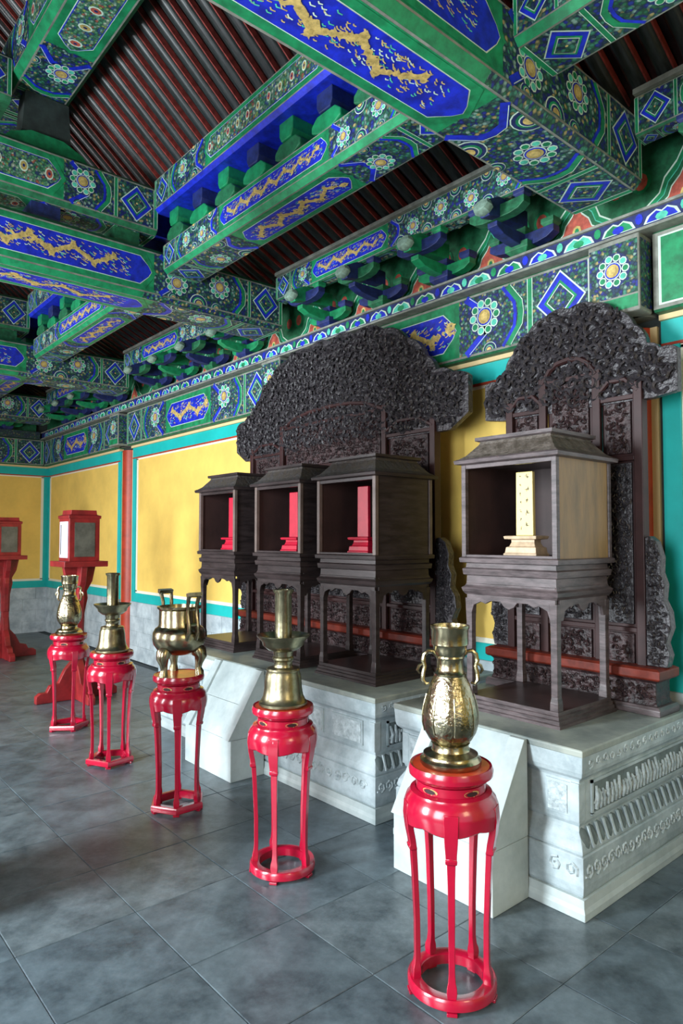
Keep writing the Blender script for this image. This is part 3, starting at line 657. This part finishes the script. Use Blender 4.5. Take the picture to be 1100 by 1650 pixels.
def screen(cx, half, label, zb, sc):
    """half = right half outline of the crest (x,z) from the top centre down"""
    e = empty('carved_screen', (cx, 3.56, zb), label, 'screen', 'carved dark wood screens')
    cr = lobes(half[:-2])+half[-2:]
    poly = [(x, z-zb) for x, z in cr]; poly = poly + [(-x, z) for x, z in poly[::-1] if x > 1e-6]
    b = MB(); b.prism(poly, lambda u, v, t: (u, t, v), -.02, .03, CARV); crest_ = b.build('crest', e, .004)
    cv = carve(poly, -.02, CARV, .040, .050, 3); o = cv.build('crest_carving', crest_); o['kind'] = 'stuff'
    pw, sw, pt = sc['pw'], sc['sw'], sc['pt']        # post positions and tops
    zc = half[-1][1]-zb
    # posts
    for sx in (-1, 1):
        bx('inner_post', e, WOODR, sx*pw-.024, -.045, .20, sx*pw+.024, -.02, pt-zb, .004)
        bx('outer_post', e, WOODR, sx*sw-.024, -.045, .20, sx*sw+.024, .02, zc+.10, .004)
    # arched rail over the middle panel, side rails
    A = [(-pw, pt-zb-.03), (-pw*.7, pt-zb+.045), (-pw*.4, pt-zb+.075), (0, pt-zb+.085), (pw*.4, pt-zb+.075), (pw*.7, pt-zb+.045), (pw, pt-zb-.03)]
    b = MB(True); b.tube([(x, -.035, z) for x, z in A], .017, WOODR, 6); b.build('arched_rail', e)
    for sx in (-1, 1):
        b = MB(True); b.tube([(sx*pw, -.035, zc+.05), (sx*(pw+(sw-pw)*.3), -.035, zc+.12), (sx*(pw+(sw-pw)*.7), -.035, zc+.12), (sx*sw, -.035, zc+.05)], .014, WOODR, 6); b.build('side_rail', e)
    # panels
    for (u0, u1, top) in ((-pw+.024, pw-.024, pt-zb), (pw+.024, sw-.024, zc+.05), (-sw+.024, -pw-.024, zc+.05)):
        b = MB(); b.box(u0, -.012, .22, u1, .012, top-.02, WOODR); b.build('back_board', e)
        zz = .22
        for (za, zb_, m) in ((.22, .40, CARVR), (.43, top*.78, CARV), (top*.78+.03, top-.04, CARVR)):
            q = min(.03, (u1-u0)*.12)
            b = MB(); b.box(u0+q, -.026, za+.01, u1-q, -.012, zb_-.01, m); cp_ = b.build('carved_panel', e, .004)
            pp = [(u0+q, za+.01), (u1-q, za+.01), (u1-q, zb_-.01), (u0+q, zb_-.01)]
            cv = carve(pp, -.026, m, .020, .036 if sw < .6 else .042, 9); o = cv.build('panel_carving', cp_); o['kind'] = 'stuff'
            bx('cross_rail', e, WOODR, u0, -.040, zb_, u1, -.012, zb_+.025, .003)
    # base: stepped chest with carved waist
    bw = sw+.13
    b = MB(); b.mould(-bw, -.13, bw, .10, [(0, 0), (.03, 0), (.045, -.01)], WOODM); b.build('base_foot', e, .003)
    b = MB(); b.mould(-bw+.02, -.11, bw-.02, .08, [(.045, -.005), (.07, -.015), (.16, -.015), (.175, 0)], CARVR); bw_ = b.build('base_waist', e, .003)
    cv = carve([(-bw+.03, .06), (bw-.03, .06), (bw-.03, .165), (-bw+.03, .165)], -.098, CARVR, .018, .034, 5); o = cv.build('base_carving', bw_); o['kind'] = 'stuff'
    b = MB(); b.mould(-bw, -.13, bw, .10, [(.175, -.01), (.185, 0), (.225, 0), (.235, -.02)], RSILL); b.build('base_sill', e, .003)
    # scroll-edged side brackets
    for sx in (-1, 1):
        P = [(0, .235), (.13, .235), (.15, .30), (.125, .36), (.16, .44), (.15, .52), (.115, .58), (.125, .66), (.10, .72), (.105, .80), (.075, .88), (.03, .91), (0, .90)]
        b = MB(); b.prism([(sx*(sw+.024+u*sc['bs']), v) for u, v in P], lambda u, v, t: (u, t, v), -.04, .02, CARV); sb_ = b.build('side_bracket', e, .005)
        cv = carve([(sx*(sw+.024+u*sc['bs']), v) for u, v in P], -.04, CARV, .018, .03, 12); o = cv.build('bracket_carving', sb_); o['kind'] = 'stuff'
    return e
screen(-4.25, [(0, 3.235), (.30, 3.23), (.62, 3.19), (.86, 3.07), (1.05, 2.90), (1.15, 2.78), (1.30, 2.73), (1.43, 2.69), (1.43, 2.44), (1.27, 2.34)], 'huge dark carved cloud-crested screen behind the three shrines', .70, dict(pw=.65, sw=1.13, pt=2.60, bs=1.1))
screen(-2.08, [(0, 2.94), (.16, 2.93), (.28, 2.86), (.38, 2.76), (.45, 2.64), (.52, 2.60), (.605, 2.585), (.605, 2.36), (.47, 2.34)], 'smaller dark carved screen at right behind the shrine with the pale tablet', .705, dict(pw=.17, sw=.405, pt=2.55, bs=.8))

# ---------------------------------------------------------------- shrines
def shrine(x0, x1, label, pale, zb):
    y0, y1 = 2.86, 3.40
    cx, cy = (x0+x1)/2, (y0+y1)/2; e = empty('shrine_cabinet', (cx, cy, zb), label, 'shrine', 'spirit tablet shrines'); w = (x1-x0)/2; d = (y1-y0)/2
    F_ = WOODM if pale else WOOD
    b = MB(); b.mould(-w, -d, w, d, [(0, 0), (.014, 0), (.018, -.008), (.034, -.008), (.038, -.014), (.052, -.014), (.056, -.02), (.074, -.02)], F_, WOOD); b.build('base', e)
    for sx in (-1, 1):
        for sy in (-1, 1):
            X, Y_ = sx*(w-.042), sy*(d-.042)
            b = MB(); b.mould(X-.018, Y_-.018, X+.018, Y_+.018, [(.074, .005), (.11, .004), (.14, 0), (.45, 0), (.58, .004)], F_); b.build('leg', e, .003)
    # scalloped aprons
    def ap(wd, fn, name):
        P = [(-wd, .66), (-wd, .50), (-wd+.03, .50), (-wd+.045, .545), (-wd+.09, .565), (-wd*.55, .555), (-wd*.42, .572), (-.05, .572), (-.03, .548), (0, .535), (.03, .548), (.05, .572), (wd*.42, .572), (wd*.55, .555), (wd-.09, .565), (wd-.045, .545), (wd-.03, .50), (wd, .50), (wd, .66)]
        b = MB(); b.prism(P, fn, -.008, .008, F_); b.build(name, e, .002)
    ap(w-.03, lambda u, v, t: (u, -d+.03+t, v), 'apron'); ap(w-.03, lambda u, v, t: (u, d-.03+t, v), 'apron')
    ap(d-.05, lambda u, v, t: (w-.03+t, u, v), 'apron'); ap(d-.05, lambda u, v, t: (-w+.03+t, u, v), 'apron')
    b = MB(); b.mould(-w, -d, w, d, [(.60, -.022), (.615, -.012), (.635, -.006), (.645, -.02), (.66, -.026), (.70, -.028), (.705, -.014), (.735, -.010), (.742, -.024), (.765, -.026), (.77, 0), (.792, .002), (.797, -.006)], F_); b.build('table_moulding', e)
    # cabinet box
    z0, z1 = .797, 1.29; q = .022
    for sx in (-1, 1):
        for sy in (-1, 1):
            bx('corner_post', e, POSTM if not pale else F_, sx*(w-q)-.014, sy*(d-q)-.014, z0, sx*(w-q)+.014, sy*(d-q)+.014, z1, .003)
    bx('side_panel', e, WOODG if pale else WOODI if False else (WOOD), w-q-.006, -d+q, z0, w-q+.006, d-q, z1)
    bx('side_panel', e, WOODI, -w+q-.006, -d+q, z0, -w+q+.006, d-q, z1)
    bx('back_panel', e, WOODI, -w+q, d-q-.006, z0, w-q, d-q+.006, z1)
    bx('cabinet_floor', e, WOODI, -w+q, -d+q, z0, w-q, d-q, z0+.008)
    bx('front_rail', e, F_, -w+q, -d+q-.010, z1-.022, w-q, -d+q+.012, z1, .002); bx('front_rail', e, F_, -w+q, -d+q-.010, z0, w-q, -d+q+.012, z0+.014, .002)
    b = MB(); b.mould(-w, -d, w, d, [(z1, -.008), (z1+.004, .018), (z1+.022, .022), (z1+.030, .010)], F_); b.build('eave', e, .002)
    b = MB(); b.mould(-w, -d, w, d, [(z1+.030, .005), (z1+.05, -.025), (z1+.11, -.075), (z1+.125, -.08)], mat('carved_roof_wood_%d' % pale, (.12, .10, .085) if pale else (.05, .045, .045), .5, col2=(.05, .04, .03), vscale=25, bump=.8, bscale=40)); b.build('roof', e, .003)
    b = MB(); b.mould(-w, -d, w, d, [(z1+.125, -.075), (z1+.130, -.060), (z1+.148, -.060)], F_); b.build('roof_cap', e, .002)
    return e
ZS = .8
sh = [(-5.21, -4.62, 'dark shrine cabinet furthest left of the three, beside the yellow wall'), (-4.35, -3.76, 'dark shrine cabinet in the middle of the row of three'), (-3.59, -3.0, 'dark shrine cabinet at the right end of the row of three'), (-2.345, -1.755, 'shrine cabinet with warm lit side board alone on the short plinth')]
tl = ['crimson spirit tablet inside the left shrine of the three', 'crimson spirit tablet inside the middle shrine of the three', 'crimson spirit tablet inside the right shrine of the three', 'pale gold spirit tablet with dark characters inside the rightmost shrine']
for i, (a, c, l) in enumerate(sh):
    pale = i == 3; zb = .705 if pale else .70
    shrine(a, c, l, pale, zb)
    M1, M2 = (TGOLD, TBASE) if pale else (TRED, TRED)
    X = (a+c)/2 + (-.0 if pale else .02); Y_ = 3.04 if pale else 3.02
    e = empty('spirit_tablet', (X, Y_, zb+.805), tl[i], 'tablet', None if pale else 'crimson spirit tablets')
    b = MB(); b.mould(-.10, -.06, .10, .06, [(0, 0), (.012, 0), (.016, -.006), (.045, -.010), (.05, -.022), (.07, -.03)], M2); b.build('pedestal', e, .002)
    b = MB(); b.mould(-.10, -.06, .10, .06, [(.07, -.03), (.085, -.03), (.088, -.004), (.102, .0), (.106, -.01)], M2); b.build('pedestal_cap', e, .002)
    b = MB(); P = [(-.052, .106), (.052, .106), (.050, .44), (-.050, .44)]; b.prism(P, lambda u, v, t: (u, t, v), -.012, .012, M1); pq_ = b.build('plaque', e, .003)
    b = MB(); R = random.Random(i)
    for cxx in (-.022, .018):
        z = .415
        while z > .14:
            s_ = .011 if cxx > 0 else .006
            for k in range(6 if cxx > 0 else 3):
                u, v = cxx+R.uniform(-s_, s_)*.7, z+R.uniform(-s_, s_)
                if R.random() < .5: b.box(u-s_*.7, -.0132, v-.0012, u+s_*.7, -.0122, v+.0012, INK)
                else: b.box(u-.0012, -.0132, v-s_*.7, u+.0012, -.0122, v+s_*.7, INK)
            z -= .062 if cxx > 0 else .045
    if pale: b.build('inscription', pq_)

# ---------------------------------------------------------------- red lacquer stands
def stand(x, y, n, rot, label, poly):
    e = empty('lacquer_stand', (x, y, 0), label, 'stand', 'red lacquer stands'); e.rotation_euler = (0, 0, rot)
    def sq(a):    # polygonal softening
        if not poly: return 1.
        k = 2*PI/poly; t = (a % k)-k/2; return .5+.5*math.cos(k/2)/math.cos(t)*1.10
    def sqp(a):
        if not poly: return 1.
        k = 2*PI/poly; t = (a % k)-k/2; return math.cos(k/2)/math.cos(t)*1.08
    NN = 60
    b = MB(True); b.lathe([(.118, .735), (.132, .742), (.150, .757), (.152, .775), (.146, .790), (.138, .787)], LAC, n=NN, caps=False); b.lathe([(.118, .735), (.02, .735)], LAC, n=NN, caps=False); b.lathe([(.139, .7868), (.001, .7868)], LACT, n=NN, caps=False); b.build('top', e)
    b = MB(True); b.lathe([(.125, .700), (.124, .735)], LAC, n=NN); wst = b.build('waist', e)
    for k in range(n):
        a = 2*PI*(k+.5)/n; q = MB(True)
        for r_, m, o in ((1, SLOT, .1248), (.72, SLOTD, .1256)):
            q.add([(o*math.cos(a+dx), o*math.sin(a+dx), z) for dx, z in [(.26*r_*math.cos(t), .718+.011*r_*math.sin(t)) for t in [2*PI*j/14 for j in range(14)]]], [tuple(range(14))], m)
        q.build('waist_slot', wst)
    b = MB(True); prof = [(.128, .706), (.146, .700), (.150, .690), (.160, .680), (.169, .655), (.171, .630), (.166, .603), (.160, .598)]
    vs = []
    for i, (r, z) in enumerate(prof):
        for k in range(NN):
            a = 2*PI*k/NN; zz = z
            if i >= 6: zz = z + .014*(1-abs(math.cos(a*n/2)))*1.0 - .012
            vs.append((r*math.cos(a), r*math.sin(a), zz))
    m_ = len(prof); vs2 = [(x_*.93, y_*.93, z_) for x_, y_, z_ in vs]
    fs = [(i*NN+k, i*NN+(k+1) % NN, (i+1)*NN+(k+1) % NN, (i+1)*NN+k)[::-1] for i in range(m_-1) for k in range(NN)]
    off = len(vs); fs += [tuple(off+j for j in f[::-1]) for f in fs]
    fs += [((m_-1)*NN+k, off+(m_-1)*NN+k, off+(m_-1)*NN+(k+1) % NN, (m_-1)*NN+(k+1) % NN) for k in range(NN)]
    b.add(vs+vs2, fs, LAC); b.build('apron', e)
    for k in range(n):
        a = 2*PI*k/n; ca, sa = math.cos(a), math.sin(a)
        b = MB(True); vs = []
        LP = [(.665, .168, .052, .022), (.62, .172, .050, .024), (.57, .166, .046, .024), (.53, .158, .040, .024), (.515, .156, .039, .024), (.512, .160, .042, .028), (.498, .157, .040, .028), (.495, .151, .030, .022), (.42, .146, .026, .021), (.25, .138, .023, .020), (.13, .137, .022, .020), (.10, .140, .026, .022), (.085, .145, .034, .028), (.068, .146, .036, .030), (.048, .146, .030, .028)]
        for z, r, w, t in LP:
            for dr, dw in ((0, -w/2), (0, w/2), (-t, w/2*.8), (-t, -w/2*.8)): rr = r+dr; vs.append((rr*ca-dw*sa, rr*sa+dw*ca, z))
        b.add(vs, [(i*4+j, i*4+(j+1) % 4, (i+1)*4+(j+1) % 4, (i+1)*4+j)[::-1] for i in range(len(LP)-1) for j in range(4)]+[(0,1,2,3),(59,58,57,56)], LAC); b.build('leg', e, .002)
    b = MB(True); b.lathe([(.112, .046), (.112, .012), (.118, .010), (.150, .010), (.158, .016), (.158, .042), (.152, .050), (.118, .050), (.112, .046)], LAC, n=NN, sq=sqp, caps=False); rg = b.build('base_ring', e)
    for k in range(n):
        a = 2*PI*k/n; b = MB(); b.box(-.022, -.018, 0, .02, .018, .012, LAC); o = b.build('foot', rg, .002); o.location = (.140*math.cos(a), .140*math.sin(a), 0); o.rotation_euler = (0, 0, a)
    return e
front = math.atan2(-.653, .757)          # direction from a stand roughly towards the camera
def cdir(x, y): return math.atan2(-y, -x)
ST = [(-1.622, 1.92), (-2.721, 1.969), (-3.749, 1.941), (-4.803, 1.957), (-5.906, 2.03)]
stand(*ST[0], 5, cdir(*ST[0]), 'red lacquer stand nearest the camera with round foot ring, under a brass vase', 0)
stand(*ST[1], 5, cdir(*ST[1])-.28, 'red lacquer stand second from the camera, under the larger brass candlestick', 0)
stand(*ST[2], 6, cdir(*ST[2])-.05, 'six legged red lacquer stand with hexagonal foot, under the brass censer', 6)
stand(*ST[3], 5, cdir(*ST[3])-.1, 'fourth red lacquer stand, under the smaller distant brass candlestick', 5)
stand(*ST[4], 5, cdir(*ST[4])+.3, 'furthest red lacquer stand, under the distant brass vase', 5)

# ---------------------------------------------------------------- brass altar set
ZT = .7875
def vase(x, y, label, rz):
    e = empty('brass_vase', (x, y, ZT), label, 'vase', 'brass altar vases', rz)
    b = MB(True); b.lathe([(.106, 0), (.110, .006), (.110, .020), (.104, .026), (.098, .034), (.098, .040), (.082, .047), (.070, .052), (.066, .060), (.066, .074), (.070, .078)], BRASS, n=40); b.build('foot', e)
    b = MB(True); b.lathe([(.062, .076), (.078, .092), (.093, .118), (.1, .150), (.1, .180), (.094, .215), (.084, .250), (.072, .285), (.060, .312), (.056, .322)], BRASSE, n=40); b.build('body', e)
    b = MB(True); b.lathe([(.058, .318), (.060, .326), (.052, .332), (.048, .345), (.048, .375), (.052, .382), (.050, .388), (.054, .395), (.060, .412), (.062, .425), (.067, .430), (.067, .482), (.071, .488), (.071, .498), (.060, .498), (.056, .46)], BRASS, n=40, caps=False); b.build('neck', e)
    for s in (-1, 1):
        P = [(.048, .385), (.062, .402), (.080, .404), (.094, .392), (.098, .370), (.092, .350), (.098, .325), (.100, .300), (.088, .285), (.076, .290)]
        b = MB(True); b.tube([(s*u, 0, v) for u, v in P], [.006, .008, .009, .009, .010, .008, .009, .009, .008, .005], BRASS, 8); b.tube([(s*.098, 0, .36), (s*.112, 0, .352), (s*.118, 0, .335), (s*.110, 0, .322)], [.005, .006, .006, .003], BRASS, 6); b.build('handle', e)
    for k in range(8):
        a = 2*PI*k/8; q = MB(True); q.tube([((r+.0015)*math.cos(a), (r+.0015)*math.sin(a), z) for r, z in ((.093, .118), (.1, .150), (.1, .180), (.094, .215), (.084, .250))], .0022, BRASS, 4); q.build('engraved_rib', e)
VR = PI/2-yaw*0
vase(*ST[0], 'large brass vase with scroll handles on the nearest red stand', (PI-yaw)-PI/2)
vase(*ST[4], 'distant brass vase with scroll handles on the furthest red stand', (PI-yaw)-PI/2)
def candlestick(x, y, label):
    e = empty('brass_candlestick', (x, y, ZT), label, 'candlestick', 'brass altar candlesticks')
    b = MB(True); b.lathe([(.112, 0), (.118, .006), (.118, .018), (.110, .024), (.098, .05), (.092, .085), (.090, .12), (.086, .150), (.080, .165), (.082, .172), (.078, .180), (.050, .186)], BRASSC, n=40); b.build('bell_foot', e)
    b = MB(True); b.lathe([(.048, .184), (.044, .195), (.046, .215), (.052, .222), (.052, .232), (.046, .238), (.052, .262), (.056, .27)], BRASSC, n=32); b.build('stem', e)
    b = MB(True); b.lathe([(.050, .262), (.072, .268), (.100, .292), (.104, .310), (.128, .334), (.131, .342), (.126, .343), (.098, .322), (.090, .305), (.03, .300)], BRASSC, n=44, caps=False); b.build('drip_pan', e)
    b = MB(True); b.lathe([(.044, .298), (.041, .31), (.041, .54), (.050, .552), (.052, .562), (.045, .564), (.036, .560), (.034, .50)], BRASSC, n=28, caps=False); b.build('candle_tube', e)
candlestick(*ST[1], 'tall brass candlestick on the second nearest red stand')
candlestick(*ST[3], 'distant brass candlestick on the fourth red stand, left of the censer')
def censer(x, y, label):
    e = empty('brass_censer', (x, y, ZT), label, 'censer')
    b = MB(True); b.lathe([(.03, .118), (.08, .122), (.125, .145), (.150, .180), (.158, .215), (.155, .25), (.142, .275), (.128, .284), (.120, .292)], BRASS, n=44); b.build('bowl', e)
    b = MB(True); b.lathe([(.124, .288), (.120, .30), (.119, .385), (.130, .395), (.131, .406), (.118, .408), (.112, .38), (.110, .30)], BRASS, n=44, caps=False); b.lathe([(.11, .36), (.002, .362)], INK, n=24, caps=False); b.build('collar', e)
    for k in range(3):
        a = k*2*PI/3-PI/2+.3; c_, s_ = math.cos(a), math.sin(a)
        P = [(.10, .165, .040), (.122, .135, .046), (.132, .105, .036), (.122, .07, .024), (.118, .04, .020), (.124, .015, .027), (.124, 0, .028)]
        b = MB(True); b.tube([(r*c_, r*s_, z) for r, z, q in P], [q for r, z, q in P], BRASS, 12); b.build('leg', e)
    for s in (-1, 1):
        P = [(.150, .22), (.178, .27), (.172, .32), (.158, .37), (.160, .42), (.172, .46), (.190, .485)]
        b = MB(True)
        for off in (-.028, .028): b.tube([(s*u, off*(1 if i < 5 else 1.15), v) for i, (u, v) in enumerate(P)], [.013, .014, .012, .011, .011, .012, .012], BRASS, 8)
        b.prism([(.175, .470), (.200, .478), (.198, .500), (.165, .492)], lambda u, v, t: (s*u, t, v), -.045, .045, BRASS); b.tube([(s*.17, -.03, .31), (s*.17, .03, .31)], .011, BRASS, 8); b.build('ear_handle', e)
censer(ST[2][0], ST[2][1], 'three legged brass incense censer with upright ear handles')

# ---------------------------------------------------------------- red panel stands at left
def case_stand(x, y, label):
    e = empty('display_case_stand', (x, y, 0), label, 'stand', 'red display case stands')
    for s in (0, 1):
        P = [(-.40, 0), (.40, 0), (.40, .07), (.36, .10), (.30, .10), (.27, .16), (.19, .18), (.13, .30), (.06, .38), (.045, .55), (-.045, .55), (-.06, .38), (-.13, .30), (-.19, .18), (-.27, .16), (-.30, .10), (-.36, .10), (-.40, .07)]
        fn = (lambda u, v, t: (u, t, v)) if s else (lambda u, v, t: (t, u, v))
        b = MB(); b.prism(P, fn, -.035 if s else -.0345, .035 if s else .0345, LACD); b.build('foot_bracket', e, .006)
    b = MB(); b.mould(-.04, -.04, .04, .04, [(.3, 0), (1.22, 0)], LACD); b.build('shaft', e, .004)
    for s in (0, 1):
        P = [(-.05, .62), (.05, .62), (.055, .85), (.085, 1.0), (.075, 1.07), (.13, 1.17), (.16, 1.32), (-.16, 1.32), (-.13, 1.17), (-.075, 1.07), (-.085, 1.0), (-.055, .85)]
        fn = (lambda u, v, t: (u, t, v)) if s else (lambda u, v, t: (t, u, v))
        b = MB(); b.prism(P, fn, -.03 if s else -.0295, .03 if s else .0295, LACD); b.build('scroll_bracket', e, .006)
    b = MB(); b.mould(-.215, -.215, .215, .215, [(1.32, 0), (1.375, 0)], LACD); b.build('shelf', e, .005)
    b = MB(); b.mould(-.15, -.15, .15, .15, [(1.375, 0), (1.80, 0)], LACD); b.build('case_body', e, .004)
    bx('front_pane', e, PAPER, -.115, -.156, 1.41, .115, -.148, 1.77); bx('side_pane', e, GLASSD, .148, -.10, 1.42, .156, .10, 1.76)
    b = MB(); b.box(-.085, -.159, 1.44, -.070, -.156, 1.74, INK); b.build('hanging_strip', e)
    b = MB(); b.mould(-.15, -.15, .15, .15, [(1.80, .01), (1.83, .012), (1.84, -.02), (1.885, -.025)], LACD); b.build('crown', e, .004)
case_stand(-6.93, 2.47, 'red carved display case stand beyond the far candlestick')
case_stand(-9.90, 2.55, 'red carved display case stand cut off by the left picture edge')

# ---------------------------------------------------------------- hall columns by the doors, just outside the picture
for x in (-3.45,):
    b = MB(True); b.lathe([(.30, 0), (.30, .10), (.25, .14), (.25, 3.46)], PRED, (x, .42, 0), 32); tag(b.build('hall_column'), 'round red hall column standing outside the picture at left', 'column')
